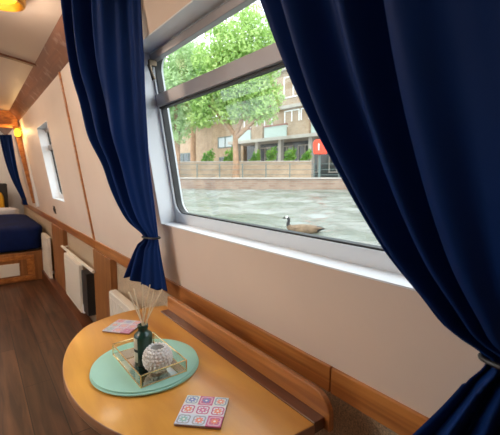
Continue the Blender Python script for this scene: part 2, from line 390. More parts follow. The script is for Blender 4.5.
# ------------------------------------------------------------------ windows
WD = .077
def window(idx, side, y0, y1, z0, z1, detail=True, bar=True):
    w = thing('window_%d' % idx, (mir(XW(z0), side), (y0+y1)/2, z0), kind='structure')
    X = lambda z, d: mir(XW(z)+d, side)
    def plate(ya, yb, za, zb, da, db, name, mat, parent=w, bevel=.002):
        v = []
        for z in (za, zb):
            for d, y in ((da, ya), (db, ya), (db, yb), (da, yb)): v.append((X(z, d), y, z))
        return MB().hexa(v).build(name, mat, parent, bevel=bevel)
    t = .006
    rv = MB()
    def pl(ya, yb, za, zb, da, db):
        v = []
        for z in (za, zb):
            for d, y in ((da, ya), (db, ya), (db, yb), (da, yb)): v.append((X(z, d), y, z))
        rv.hexa(v)
    pl(y0, y1, z0, z0+.004, -.004, .094); pl(y0, y1, z1-.004, z1, -.004, .094)
    pl(y0, y0+.004, z0+.004, z1-.004, -.004, .094); pl(y1-.004, y1, z0+.004, z1-.004, -.004, .094)
    rv.build('reveal', M['white'], w)
    # frame with rounded inner corners
    fb = .044; fy = .018; R = .055
    outer = [(y0+.004, z0+.004), (y1-.004, z0+.004), (y1-.004, z1-.004), (y0+.004, z1-.004)]
    def ring(yy0, yy1, zz0, zz1, r, n=7):
        p = []
        for cx, cz, a0 in ((yy0+r, zz0+r, PI), (yy1-r, zz0+r, 1.5*PI), (yy1-r, zz1-r, 0), (yy0+r, zz1-r, .5*PI)):
            for k in range(n+1):
                a = a0+.5*PI*k/n; p.append((cx+r*math.cos(a), cz+r*math.sin(a)))
        return p
    def frame(o, i, d0, d1, name, mat, parent):
        n = len(i); vs = []
        for d in (d0, d1):
            for p in (o, i):
                for y, z in p: vs.append((X(z, d), y, z))
        fs = []
        for k in range(n):
            l = (k+1) % n
            fs += [(k, l, n+l, n+k), (2*n+k, 2*n+l, 3*n+l, 3*n+k), (n+k, n+l, 3*n+l, 3*n+k), (k, l, 2*n+l, 2*n+k)]
        return MB().add(vs, fs).build(name, mat, parent, smooth=True, angle=30)
    zt = z1-.010
    o_ = ring(y0+.004, y1-.004, z0+.004, z1-.004, .0005); i_ = ring(y0+fy, y1-fy, z0+fb, zt-.012, R)
    frame(o_, i_, WD-.012, WD+.03, 'frame', M['pvc'], w)
    o2 = i_; i2 = ring(y0+fy+.005, y1-fy-.005, z0+fb+.005, zt-.017, R-.005)
    frame(o2, i2, WD-.004, WD+.02, 'seal', M['seal'], w)
    g = ring(y0+fy+.003, y1-fy-.003, z0+fb+.003, zt-.015, R-.004)
    n = len(g)
    vs = [(X(z, WD+.008), y, z) for y, z in g]+[(X(z, WD+.012), y, z) for y, z in g]
    MB().add(vs, [list(range(n))[::-1], list(range(n, 2*n))]+[(k, (k+1) % n, n+(k+1) % n, n+k) for k in range(n)]).build('pane', M['glass'], w)
    if bar:
        zb = z0+(z1-z0)*.695
        plate(y0+fy-.002, y1-fy+.002, zb, zb+.045, WD-.022, WD+.02, 'hopper_bar', M['alu'])
        plate(y0+fy, y1-fy, zb-.006, zb, WD-.012, WD+.006, 'bar_seal', M['seal'], bevel=0)
        plate(y0+fy, y1-fy, zt-.03, zt-.004, WD-.02, WD+.004, 'top_rail', M['alu'])
        # hopper catch by the far jamb
        if y1 > 2: return w
        k = MB(); yl = y1-.045
        k.tube([(X(.43, .055), yl, z1-.05), (X(.42, .04), yl, z1-.062), (X(.40, .045), yl+.002, z1-.085), (X(.37, .05), yl, z1-.112)], [.007, .009, .006, .009], 8)
        k.box((X(z1-.05, .05)-.012, yl-.008, z1-.062), (X(z1-.05, .05)+.018, yl+.008, z1-.04))
        k.build('catch', M['bronze'], w, bevel=.002)
    return w
w1 = window(1, 1, *WIN[0]); w2 = window(2, 1, *WIN[1])
for i, h in enumerate(WINL_UNSEEN): window(3+i, -1, *h)

# ------------------------------------------------------------------ table
def chaikin(p, it=2):
    for _ in range(it):
        q = []
        for i in range(len(p)):
            a, b = Vector(p[i]), Vector(p[(i+1) % len(p)])
            q += [tuple(a*.75+b*.25), tuple(a*.25+b*.75)]
        p = q
    return p
TB = thing('wall_table', (.40, .9, -1.25), 'honey-varnished wooden table with a rounded free end fixed to the boat wall under the window', 'table')
ol = [(.300, 1.318), (.255, 1.283), (.205, 1.205), (.172, 1.125), (.152, 1.04), (.143, .95), (.148, .86), (.166, .772), (.196, .695), (.245, .615), (.305, .55), (.37, .508), (.45, .48)]
ol = [(.440, 1.350), (.372, 1.341)]+ol
def smooth_open(p, it=2):
    for _ in range(it):
        q = [p[0]]
        for i in range(len(p)-1):
            a, b = Vector(p[i]), Vector(p[i+1]); q += [tuple(a*.75+b*.25), tuple(a*.25+b*.75)]
        p = q+[p[-1]]
    return p
ol = [(.575, 1.318), (.52, 1.338)]+ol+[(.532, .474)]
ol = smooth_open(ol)+[(.532, .50), (.532, 1.27), (.575, 1.27)]
tm = MB(); n = len(ol)
prof = [(-.004, -.5235, 0), (0, -.5235, 0), (0, -.5450, 0)]
cx, cy = .4, .92
def inset(p, d):
    v = Vector((p[0]-cx, p[1]-cy)); 
    return (p[0]-v.normalized().x*d, p[1]-v.normalized().y*d)
lv = [(.004, -.52), (.0012, -.5212), (0, -.524), (0, -.544), (.0012, -.5468), (.004, -.548)]
vs = []
for d, z in lv:
    for p in ol: q = inset(p, d); vs.append((q[0], q[1], z))
for i in range(len(lv)-1):
    for k in range(n):
        l = (k+1) % n
        tm.f.append((i*n+k, i*n+l, (i+1)*n+l, (i+1)*n+k)); tm.mi.append(1 if i >= 1 else 0)
tm.f += [list(range(n)), [(len(lv)-1)*n+k for k in range(n)][::-1]]; tm.mi += [0, 1]
tm.v = vs
tm.build('tabletop', [M['table'], M['tedge']], TB, smooth=True, angle=50)
tag(MB().box((.533, .476, -.545), (.5655, 1.268, -.5185)).build('back_strip', M['pine_dark'], TB, bevel=.002), 'dark hinged strip along the back of the table')  # dark wood tone also carries the shadow at the foot of the back board
# back board with one rounded top corner
bp = [(.565, 1.275, -.548), (.565, 1.275, -.468)]
for k in range(9):
    a = PI/2+PI/2*k/8; bp.append((.565, .512+.05*math.cos(a), -.518+.05*math.sin(a)))
bp += [(.565, .462, -.548)]
MB().prism(bp, (.015, 0, 0)).build('back_board', M['pine'], TB, bevel=.003)
lg = MB(); lg.box((.30, .89, -1.21), (.36, .95, -.548)); lg.build('leg', M['post'], TB, bevel=.006)
MB().box((.20, .80, -1.25), (.46, 1.04, -1.21)).build('foot', M['post'], TB, bevel=.01)
MB().box((.36, .90, -.63), (.672, .94, -.5485)).build('bracket', M['post'], TB, bevel=.004)

# ------------------------------------------------------------------ things on the table
mats_pos = [(.341, .914, -.52, 'lowest'), (.336, .912, -.516, 'middle'), (.339, .917, -.512, 'topmost')]
for x, y, z, wd in mats_pos:
    r = .1405
    m = MB().lathe((x, y, z), [(0.001, .0), (r-.002, 0), (r, .0012), (r, .0026), (r-.002, .0037), (.001, .0037)], 96)
    tag(m.build('round_placemat', M['mint'], loc=(x, y, z), smooth=True), 'mint green round ribbed placemat, %s of the stack of three on the table' % wd, 'placemat', 'stacked mint placemats')
for (x, y, rz, mat, lb, z) in ((.364, .649, -44, 'coast1', 'square coaster of bold red and blue patchwork tiles on the near side of the table', -.52), (.372, 1.203, 40, 'coast2', 'square pink-toned patchwork coaster on the far side of the table behind the bottle', -.52)):
    t = thing('coaster', (x, y, z), lb, 'coaster', rotz=math.radians(rz))
    hw = .0495
    MB().box((-hw, -hw, 0), (hw, hw, .004)).build('cork_backing', M['cork'], t, raw=True, bevel=.004)
    MB().box((-hw, -hw, .0041), (hw, hw, .0068)).build('printed_face', M[mat], t, raw=True, bevel=.001)

TR = thing('glass_tray', (.342, .908, -.5083), 'small rectangular glass tray with thin brass edges on the placemats', 'tray', rotz=math.radians(1.0))
hx, hy, hh = .061, .104, .031
gm = MB()
for sx in (-1, 1):
    for sy in (-1, 1): gm.tube([(sx*hx, sy*hy, 0), (sx*hx, sy*hy, hh)], .0018, 6)
for z in (.0012, hh):
    for s_ in (-1, 1):
        gm.tube([(s_*hx, -hy, z), (s_*hx, hy, z)], .0018, 6); gm.tube([(-hx, s_*hy, z), (hx, s_*hy, z)], .0018, 6)
gm.build('brass_frame', M['brass'], TR, raw=True, smooth=True)
for s_ in (-1, 1):
    a = s_*hx; MB().box((a-.0007, -hy, .001), (a+.0007, hy, hh-.001)).build('glass_side', M['boxglass'], TR, raw=True)
    a = s_*hy; MB().box((-hx, a-.0007, .001), (hx, a+.0007, hh-.001)).build('glass_side', M['boxglass'], TR, raw=True)
MB().box((-hx+.001, -hy+.001, .0004), (hx-.001, hy-.001, .0022)).build('mirror_base', M['mirror'], TR, raw=True)

bx, by, bz = .331, .909, -.506
BT = thing('diffuser_bottle', (bx, by, bz), 'dark green glass diffuser bottle with a cream label standing in the tray', 'bottle')
MB().lathe((bx, by, bz), [(.001, 0), (.022, 0), (.0245, .003), (.0245, .076), (.0235, .082), (.019, .087), (.0135, .091), (.0125, .094), (.0125, .100), (.0140, .1005), (.0140, .108), (.0115, .109), (.0100, .106), (.0100, .096), (.001, .092)], 40).build('bottle_body', M['bottle'], BT, smooth=True, angle=60)
lab = MB(); n = 12; vs = []
for z in (.012, .078):
    for i in range(n+1):
        a = math.radians(172+40*i/n+0); vs.append((bx+.0249*math.cos(a), by+.0249*math.sin(a), bz+z))
lab.add(vs, [(i, i+1, n+2+i, n+1+i) for i in range(n)])
tag(lab.build('label', M['label'], BT, smooth=True), 'narrow cream label')
lab = MB(); vs = []
for z in (.040, .048):
    for i in range(n+1):
        a = math.radians(170+44*i/n); vs.append((bx+.0252*math.cos(a), by+.0252*math.sin(a), bz+z))
lab.add(vs, [(i, i+1, n+2+i, n+1+i) for i in range(n)])
lab.build('label_band', M['labeldark'], BT, smooth=True)
# reeds: (tip x, tip y, tip z, base dx, base dy)
tips = [(.299, .915, -.303, 'leftmost pale rattan reed leaning far out of the green bottle'),
        (.310, .910, -.294, 'pale rattan reed second from the left in the green bottle'),
        (.334, .908, -.287, 'upright pale rattan reed left of the bottle centre, tallest of the six'),
        (.353, .905, -.291, 'upright pale rattan reed just right of the bottle centre'),
        (.359, .895, -.306, 'pale rattan reed second from the right in the green bottle'),
        (.385, .900, -.308, 'rightmost pale rattan reed leaning towards the window')]
for i, (x, y, z, lb) in enumerate(tips):
    q = Vector((bx+(.0045, .0025, .001, -.0015, .004, -.003)[i], by+(-.003, .004, -.001, .003, -.004, .0)[i], bz+.094))
    tip = Vector((x, y, z))
    d = q-tip
    tag(MB().tube([tip, q-d*.0], .0017, 8).build('reed', M['reed'], loc=tuple(q), smooth=True), lb, 'reed', 'reeds in the green diffuser bottle')
# hobnail candle holder
hx0, hy0, hz0 = .344, .846, -.506
CH = thing('candle_holder', (hx0, hy0, hz0), 'round white hobnail glass candle holder standing in the tray beside the bottle', 'candle holder')
m = MB(); prof = []
R = .0345; zc = .0375
for k in range(13):
    a = -1.25+ (1.25+.93)*k/12; prof.append((R*math.cos(a), zc+R*math.sin(a)))
prof = [(.001, prof[0][1])]+prof+[(prof[-1][0]-.004, prof[-1][1]), (R*.78, zc+.012), (R*.6, .02), (.001, .018)]
m.lathe((hx0, hy0, hz0), prof, 40)
rows = 9
for j in range(rows):
    a = -1.02+1.95*j/(rows-1); rr = R*math.cos(a); cnt = max(8, int(2*PI*rr/.0092))
    for i in range(cnt):
        th = 2*PI*(i+.5*(j % 2))/cnt; br = .0041
        c = Vector((hx0+rr*math.cos(th), hy0+rr*math.sin(th), hz0+zc+R*math.sin(a)))
        nn = Vector((math.cos(a)*math.cos(th), math.cos(a)*math.sin(th), math.sin(a)))
        u = nn.orthogonal().normalized(); w = nn.cross(u); vs = []; fs = []
        for q in range(4):
            f = q/4*PI/2; 
            for s_ in range(8): g = 2*PI*s_/8; vs.append(c+nn*br*math.sin(f)*1.15+(u*math.cos(g)+w*math.sin(g))*br*math.cos(f))
        vs.append(c+nn*br*1.2)
        for q in range(3):
            for s_ in range(8): fs.append((q*8+s_, q*8+(s_+1) % 8, q*8+8+(s_+1) % 8, q*8+8+s_))
        for s_ in range(8): fs.append((24+s_, 24+(s_+1) % 8, 32))
        m.add(vs, fs)
m.build('glass_body', M['pearl'], CH, smooth=True, angle=70)

# ------------------------------------------------------------------ curtains
def kwave(kn, u):
    for (a, va), (b, vb) in zip(kn, kn[1:]):
        if a <= u <= b:
            t = (u-a)/(b-a); t = .5-.5*math.cos(PI*t); t = t if True else t
            return va+(vb-va)*t
    return kn[-1][1]
def curtain(name, rows, K, label, group, tie_z, seed=0, flare_K=None, warp=1.0, kn=None):
    top = rows[0]; cxm = (top[1]+top[3])/2; cym = (top[2]+top[4])/2
    t = thing(name, (cxm, cym, rows[-1][0]), label, 'curtain', group)
    NU, NV = 220, 120; vs = []
    ztop, zbot = rows[0][0], rows[-1][0]
    for j in range(NV+1):
        z = ztop+(zbot-ztop)*j/NV
        ax, ay, bx_, by_, amp, lift = interp(rows, z)
        A = Vector((ax, ay)); B = Vector((bx_, by_)); d = (B-A)
        N_ = Vector((-d.y, d.x)).normalized()
        if N_.dot(-A) < 0: N_ = -N_
        for i in range(NU+1):
            u = i/NU; uw = u**warp
            s_ = math.sin(2*PI*K*uw+seed+.5*math.sin(z*3+seed))
            s2 = .28*math.sin(2*PI*K*2.3*uw+seed*2+z*2.2)
            wv = (s_+s2)*amp
            if kn: wv = (kwave(kn, min(1, max(0, u+.012*math.sin(z*9+seed)))) + .10*math.sin(2*PI*7*u+seed+z*4))*amp
            else: wv *= min(1, .35+8*u) * min(1, .35+8*(1-u))
            p = A+d*u+N_*wv
            zz = z+lift*(u-.5)+.006*math.sin(2*PI*K*uw+seed)*(1 if z < tie_z-.05 else 0)
            vs.append((p.x, p.y, zz))
    fs = [(j*(NU+1)+i, j*(NU+1)+i+1, (j+1)*(NU+1)+i+1, (j+1)*(NU+1)+i) for j in range(NV) for i in range(NU)]
    o = MB().add(vs, fs).build('fabric', M['curt'], t, smooth=True, angle=180)
    sd = o.modifiers.new('thickness', 'SOLIDIFY'); sd.thickness = .0025; sd.offset = 0
    # tie band
    ax, ay, bx_, by_, amp, lift = interp(rows, tie_z)
    A = Vector((ax, ay)); B = Vector((bx_, by_)); c = (A+B)/2; d = (B-A)/2; N_ = Vector((-d.y, d.x)).normalized()
    pts = []
    for k in range(36):
        a = 2*PI*k/36; q = c+d*(1.12*math.cos(a))+N_*((amp*1.3+.008)*math.sin(a)); pts.append((q.x, q.y, tie_z+lift*.5*math.cos(a)*1.1))
    tb = MB().tube(pts, .004, 8, closed=True).build('tie_band', M['black'], t, smooth=True)
    return t
# z, A(near window) x y, B x y, amplitude, lift across width
rowsL = [(.640, .49, 1.255, .305, 1.50, .045, 0), (.598, .49, 1.255, .306, 1.505, .045, 0), (.40, .497, 1.255, .340, 1.568, .043, 0),
         (.28, .506, 1.275, .372, 1.583, .040, 0), (.15, .517, 1.295, .392, 1.572, .036, 0), (.04, .530, 1.32, .432, 1.552, .030, 0),
         (-.05, .540, 1.325, .452, 1.540, .024, 0), (-.13, .550, 1.332, .474, 1.515, .020, 0), (-.19, .556, 1.334, .495, 1.475, .016, 0),
         (-.248, .562, 1.338, .532, 1.408, .011, 0), (-.30, .568, 1.338, .522, 1.47, .013, .01), (-.36, .576, 1.335, .508, 1.50, .016, .02), (-.455, .588, 1.325, .490, 1.545, .020, .035)]
curtain('tied_curtain', rowsL, 2.6, 'navy blue curtain tied back on the far side of the window, behind the reed bottle', 'navy tied window curtains', -.248, seed=.6, kn=[(0, 0), (.16, -.15), (.5, 1), (.62, -1.0), (.78, .9), (.88, -.9), (1, .4)])
rowsR = [(.640, .430, .680, .390, .02, .026, 0), (.45, .443, .612, .385, .02, .028, 0), (.324, .450, .559, .385, .02, .028, 0), (.159, .468, .484, .395, .03, .028, 0),
         (.015, .487, .402, .425, .05, .026, 0), (-.114, .508, .320, .475, .075, .022, 0), (-.188, .528, .258, .515, .09, .018, 0), (-.224, .542, .230, .545, .10, .015, 0),
         (-.255, .556, .182, .575, .095, .011, 0), (-.30, .556, .202, .585, .09, .013, .0), (-.36, .556, .233, .59, .08, .017, -.0), (-.46, .553, .282, .595, .05, .022, -.03)]
curtain('tied_curtain', rowsR, 5.2, 'large navy blue curtain in the foreground, tied back at the near side of the window', 'navy tied window curtains', -.255, seed=2.0, kn=[(0, 0), (.07, -1), (.15, 1), (.25, -1.1), (.37, 1), (.44, -.9), (.52, 1), (.72, -.3), (.86, .2), (1, 0)])
rowsF = [(.57, .47, 6.2, .33, 6.35, .02, 0), (.2, .50, 6.2, .38, 6.35, .02, 0), (-.07, .53, 6.2, .44, 6.3, .018, 0), (-.35, .585, 6.2, .54, 6.3, .012, 0), (-.44, .60, 6.2, .55, 6.3, .014, 0)]
curtain('tied_curtain', rowsF, 3, 'distant dark blue curtain hanging beyond the arch above the bed', 'navy tied window curtains', -.35, seed=1.0)
# eyelet visible between folds of the far curtain, and the pole
PO = thing('curtain_pole', (.41, .70, .60), 'thin brass curtain pole along the wall above the big window', 'curtain pole')
MB().tube([(.40, -.10, .615), (.40, 1.56, .615)], .008, 12).build('pole', M['brass'], PO, smooth=True)
for y in (-.08, 1.54):
    MB().tube([(.40, y, .615), (.495, y, .625)], .006, 8).build('bracket', M['brass'], PO, smooth=True)
def eyelet(x, y, z, ang):
    pts = []; u = Vector((math.cos(ang), math.sin(ang), 0))
    for k in range(20):
        a = 2*PI*k/20; pts.append(Vector((x, y, z))+u*.02*math.cos(a)+Vector((0, 0, .02*math.sin(a))))
    return MB().tube(pts, .0035, 8, closed=True)
far_curt = [o for o in C.objects if o.name.startswith('tied_curtain') and o.parent is None][0]
eyelet(.375, 1.335, .612, math.radians(120)).build('eyelet', M['brass'], far_curt, smooth=True)

# ------------------------------------------------------------------ heaters, switch, lamps, bed
def radiator(y0, y1, z0, z1, x, label, fins=0):
    t = thing('radiator', (x+.03, (y0+y1)/2, z0), label, 'radiator', 'cream wall radiators below the windows')
    m = MB(); m.box((x, y0, z0), (x+.028, y1, z1))
    nn = max(3, int((y1-y0)/.05))
    for i in range(nn):
        yy = y0+(y1-y0)*(i+.5)/nn; m.box((x-.0025, yy-.016, z0+.03), (x+.001, yy+.016, z1-.03))
    m.build('panel', M['rad'], t, bevel=.003)
    MB().box((x+.003, y0+.01, z1), (x+.040, y1-.01, z1+.008)).build('top_grille', M['rad'], t, bevel=.002)
    for yy in (y0+.08, y1-.08): MB().box((x+.028, yy-.015, z0+.1), (.673, yy+.015, z0+.13)).build('bracket', M['rad'], t)
    MB().tube([(x+.02, y0-.012, z0-.0), (x+.02, y0-.012, z0+.07)], .011, 10).build('valve', M['white'], t, smooth=True)
    return t
radiator(4.40, 4.868, -1.2, -.69, .585, 'cream radiator beside the bed, furthest along the wall')
radiator(2.92, 3.50, -1.06, -.69, .585, 'tall cream radiator between the two wooden posts')
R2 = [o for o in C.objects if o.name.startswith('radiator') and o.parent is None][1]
MB().box((.60, 2.76, -1.04), (.66, 2.915, -.72)).build('shade_gap', M['black'], R2)  # solid black block stands in for the shaded gap at the radiator's end
radiator(1.62, 2.20, -1.02, -.70, .60, 'cream radiator just beyond the far end of the table')
PR = thing('heater_pipe', (.60, 3.1, -.71), 'thin cream pipe rail running along the wall above the radiator between the wooden posts', 'pipe')
MB().tube([(.62, 2.63, -.676), (.62, 3.78, -.676)], .012, 10).build('pipe', M['rad'], PR, smooth=True)
for y in (2.66, 3.74): MB().tube([(.62, y, -.676), (.6725, y, -.676)], .008, 8).build('bracket', M['rad'], PR, smooth=True)
sw = thing('switch_plate', (XW(-.33), 4.15, -.33), 'small bronze switch plate below the distant window', 'switch')
v = []
for z in (-.395, -.315):
    for x, y in ((-.006, 4.10), (.0, 4.10), (.0, 4.19), (-.006, 4.19)): v.append((XW(z)+x, y, z))
MB().hexa(v).build('plate', M['bronze'], sw, bevel=.002)
v = []
for z in (-.37, -.34):
    for x, y in ((-.012, 4.13), (-.006, 4.13), (-.006, 4.16), (-.012, 4.16)): v.append((XW(z)+x, y, z))
MB().hexa(v).build('toggle', M['black'], sw)

M['bulb'] = emit('warm_bulb', (1, .55, .03), 1.8)
def lamp(x, y, label, group, power=7):
    z = ZC(x)
    t = thing('ceiling_lamp', (x, y, z), label, 'lamp', group)
    MB().lathe((x, y, z), [(.04, -.0), (.088, -.002), (.093, -.012), (.093, -.045), (.088, -.060), (.080, -.062), (.080, -.05), (.074, -.03), (.03, -.015), (.001, -.014)], 40).build('brass_shade', M['goldlamp'], t, smooth=True, angle=50)
    MB().lathe((x, y, z), [(.001, -.047), (.035, -.046), (.055, -.04), (.062, -.032), (.055, -.024), (.001, -.02)], 32).build('bulb', M['bulb'], t, smooth=True)
    l = bpy.data.lights.new('lamp_light', 'POINT'); l.energy = power; l.color = (1, .83, .66); l.shadow_soft_size = .07
    lo = bpy.data.objects.new('lamp_light', l); C.objects.link(lo); lo.location = (x, y, z+E-.13)
lamp(.150, 1.99, 'round brass ceiling lamp glowing yellow at the top left corner', 'brass ceiling lamps', 2.5)
lamp(-.76, 1.5, 'added unseen brass fill lamp over the opposite side of the cabin', 'brass ceiling lamps', 11)  # extra fixture out of view, added as fill light for the cabin
lamp(-.60, 3.8, 'added unseen brass fill lamp further along the opposite side', 'brass ceiling lamps', 11)  # another unseen fixture, added to brighten the cabin further along
lamp(-.45, 6.4, 'added unseen brass fill lamp in the bedroom beyond the arch', 'brass ceiling lamps', 11)  # fill lamp added outside the view, above the bed end
# wall lamp on the arch
WL = thing('wall_lamp', (.47, 5.24, .52), 'small yellow glowing wall lamp at the top of the distant arch', 'lamp')
MB().lathe((.455, 5.24, .50), [(.001, .06), (.02, .055), (.034, .03), (.036, 0), (.03, -.03), (.001, -.04)], 24).build('globe', M['bulb'], WL, smooth=True)
MB().box((.455, 5.225, .545), (.51, 5.255, .575)).build('bracket', M['goldlamp'], WL)
l = bpy.data.lights.new('wall_light', 'POINT'); l.energy = 1.6; l.color = (1, .62, .25); l.shadow_soft_size = .03
lo = bpy.data.objects.new('wall_light', l); C.objects.link(lo); lo.location = (.40, 5.15, .50+E)

BD = thing('bed', (0, 5.9, -1.25), 'raised wooden bed base with pale inset panel at the far end of the cabin', 'bed')
MB().box((-.7, 4.90, -1.25), (.60, 7.2, -.90)).build('base', M['post'], BD, bevel=.005)
fr = MB()
for a, b in (((-.62, 4.885, -1.23), (.50, 4.90, -1.18)), ((-.62, 4.885, -.985), (.50, 4.90, -.935)), ((.42, 4.885, -1.18), (.50, 4.90, -.985)), ((-.62, 4.885, -1.18), (-.54, 4.90, -.985))): fr.box(a, b)
fr.build('panel_frame', M['pine'], BD, bevel=.004)
tag(MB().box((-.52, 4.888, -1.165), (.345, 4.90, -1.02)).build('inset_panel', M['rad'], BD, bevel=.002), 'pale cream inset panel')
def slab(a, b, r, n=10, wob=0, seed=0):
    m = MB(); (x0, y0, z0), (x1, y1, z1) = a, b
    N_ = 24; vs = []; fs = []
    cx_, cy_, cz_ = (x0+x1)/2, (y0+y1)/2, (z0+z1)/2; sx, sy, sz = (x1-x0)/2, (y1-y0)/2, (z1-z0)/2
    for i in range(N_+1):
        ph = -PI/2+PI*i/N_
        for j in range(2*N_):
            th = 2*PI*j/(2*N_)
            f = lambda v, e: math.copysign(abs(v)**e, v)
            x = f(math.cos(ph), r)*f(math.cos(th), r); y = f(math.cos(ph), r)*f(math.sin(th), r); z = f(math.sin(ph), r)
            w = 1+wob*noise.noise(Vector((x*2+seed, y*2, z*2)))
            vs.append((cx_+sx*x*w, cy_+sy*y*w, cz_+sz*z*w))
    for i in range(N_):
        for j in range(2*N_): k = 2*N_; fs.append((i*k+j, i*k+(j+1) % k, (i+1)*k+(j+1) % k, (i+1)*k+j))
    return m.add(vs, fs)
MB().box((-.68, 4.97, -.90), (.58, 7.15, -.66)).build('mattress', M['sheet'], BD, bevel=.03)
tag(slab((-.74, 4.875, -.90), (.635, 6.75, -.595), .22, wob=.02).build('bedspread', M['bedblue'], smooth=True, loc=(0, 5.8, -.9)), 'dark navy bedspread covering the bed at the far end', 'bedspread')
tag(slab((-.5, 6.76, -.655), (.54, 7.1, -.52), .4, wob=.05).build('folded_sheet', M['sheet'], smooth=True, loc=(0, 6.9, -.655)), 'white folded sheet at the head of the bed', 'bedding')
tag(slab((.05, 7.12, -.66), (.365, 7.27, -.27), .5, wob=.05, seed=3).build('cushion', M['yellow'], smooth=True, loc=(.2, 7.2, -.6)), 'mustard yellow cushion against the headboard', 'cushion')
tag(MB().box((-.5, 7.28, -1.25), (.43, 7.40, -.14)).build('headboard', M['black'], loc=(0, 7.3, -1.25), bevel=.02), 'black headboard behind the mustard cushion', 'headboard')

# ------------------------------------------------------------------ outside: hull, water, far bank
m = MB(); m.box((.76, Y0-1, -1.5), (.80, Y1+1, -.47)); tag(m.build('hull_side', M['hull']), kind='structure')
tag(MB().box((-1.44, Y0-1, -1.5), (-1.40, Y1+1, -.47)).build('hull_side', M['hull']), kind='structure')
def water_mat():
    m, nt, b = new_mat('river_water'); L = nt.links.new; N = nt.nodes.new
    tc = N('ShaderNodeTexCoord'); 
    n0 = N('ShaderNodeTexNoise'); n0.inputs['Scale'].default_value = .5; n0.inputs['Detail'].default_value = 3
    L(tc.outputs['Object'], n0.inputs['Vector'])
    r = N('ShaderNodeValToRGB'); r.color_ramp.elements[0].position = .35; r.color_ramp.elements[1].position = .65
    r.color_ramp.elements[0].color = (.14, .16, .13, 1); r.color_ramp.elements[1].color = (.26, .27, .25, 1)
    L(n0.outputs['Fac'], r.inputs['Fac']); L(r.outputs['Color'], b.inputs['Base Color'])
    b.inputs['Roughness'].default_value = .12; b.inputs['IOR'].default_value = 1.33
    mp = N('ShaderNodeMapping'); mp.inputs['Rotation'].default_value = (0, 0, math.radians(46)); mp.inputs['Scale'].default_value = (1, 1.9, 1)
    L(tc.outputs['Object'], mp.inputs['Vector'])
    n1 = N('ShaderNodeTexNoise'); n1.inputs['Scale'].default_value = 6; n1.inputs['Detail'].default_value = 7; n1.inputs['Roughness'].default_value = .62; n1.inputs['Distortion'].default_value = .5
    L(mp.outputs['Vector'], n1.inputs['Vector'])
    bp = N('ShaderNodeBump'); bp.inputs['Strength'].default_value = 1; bp.inputs['Distance'].default_value = .03
    L(n1.outputs['Fac'], bp.inputs['Height']); L(bp.outputs['Normal'], b.inputs['Normal'])
    return m
M['water'] = water_mat()
B0 = (16.6, 20.4)
wm = MB()
NA, NB = 300, 260; vs = []
for i in range(NA+1):
    s_ = -28+50*i/NA
    for j in range(NB+1):
        f = j/NB; xa = .8+(22+abs(0))*f                                # rows spread across the river
        t_ = -27+27.4*f
        x, y = B0[0]+.696*s_+.718*t_, B0[1]-.718*s_+.696*t_
        h = 0
        for sc, am, k in ((.9, .07, 0), (2.3, .075, 5), (5.0, .035, 9)):
            h += am*noise.noise(Vector((s_*sc*.75, t_*sc*1.15, k)))
        if x < .8: x = .8
        vs.append((x, y, -1.06+h))
fs = []
for i in range(NA):
    for j in range(NB):
        q = (i*(NB+1)+j, i*(NB+1)+j+1, (i+1)*(NB+1)+j+1, (i+1)*(NB+1)+j)
        if max(vs[k][0] for k in q) > .8001: fs.append(q)
wm.add(vs, fs)
wm.add([(-1.44, -30, -1.05), (-40, -30, -1.05), (-40, 90, -1.05), (-1.44, 90, -1.05)], [(0, 1, 2, 3)])
tag(wm.build('river_water', M['water'], smooth=True, angle=180), kind='structure')

BA = math.atan2(-.718, .696)
M['bank'] = brick('bank_brick', (.30, .19, .14), (.38, .27, .20), (.34, .3, .25), .5, .16, .02)
M['terr'] = brick('terrace_brick', (.36, .26, .17), (.44, .33, .22), (.46, .38, .3), .3, .1, .012)
M['pav'] = plain('paving', (.5, .42, .34), .9, var=.15, vscale=1)
M['stone'] = plain('coping_stone', (.46, .42, .38), .9, var=.12, vscale=2)
M['house'] = brick('house_brick', (.42, .29, .19), (.50, .36, .24), (.45, .38, .3), .3, .1, .012)
M['fence'] = plain('fence_metal', (.12, .16, .15), .6)
def frame_obj(name, loc, ang, **k): 
    t = thing(name, loc, rotz=ang, **k); return t
def local_obj(mb, name, mat, s, t, z, ang, org, **kw):
    return None
B0 = (16.6, 20.4)
def bank(s, t, z): 
    return (B0[0]+.696*s+.718*t, B0[1]-.718*s+.696*t, z)
bk = thing('embankment', (B0[0], B0[1], -1.5), kind='structure', rotz=BA)
MB().box((-40, 0, 0), (30, .5, 1.22)).build('embankment_wall', M['bank'], bk, raw=True)
MB().box((-40, -.06, 1.22), (30, .7, 1.32)).build('coping', M['stone'], bk, raw=True)
MB().box((-40, .7, .5), (30, 60, 1.30)).build('riverside_ground', M['pav'], bk, raw=True)
# terrace wall
tw = thing('terrace_wall', bank(0, 3, -.2), kind='structure', rotz=BA)
MB().box((-26, 0, 0), (3.6, .3, 1.25)).build('terrace_brickwork', M['terr'], tw, raw=True)
MB().box((-26, -.05, 1.25), (3.6, .35, 1.32)).build('terrace_coping', M['stone'], tw, raw=True)
# fence
fe = thing('riverside_fence', bank(0, .35, -.18), 'thin grey metal railing along the top of the far embankment', 'fence', rotz=BA)
for k in range(-12, 4):
    s_ = .27+1.74*k
    MB().box((s_-.035, -.035, 0), (s_+.035, .035, 1.02)).build('post', M['fence'], fe, raw=True)
for z in (.95, .55, .18): MB().box((-22, -.015, z), (6.2, .015, z+.035)).build('rail', M['fence'], fe, raw=True)
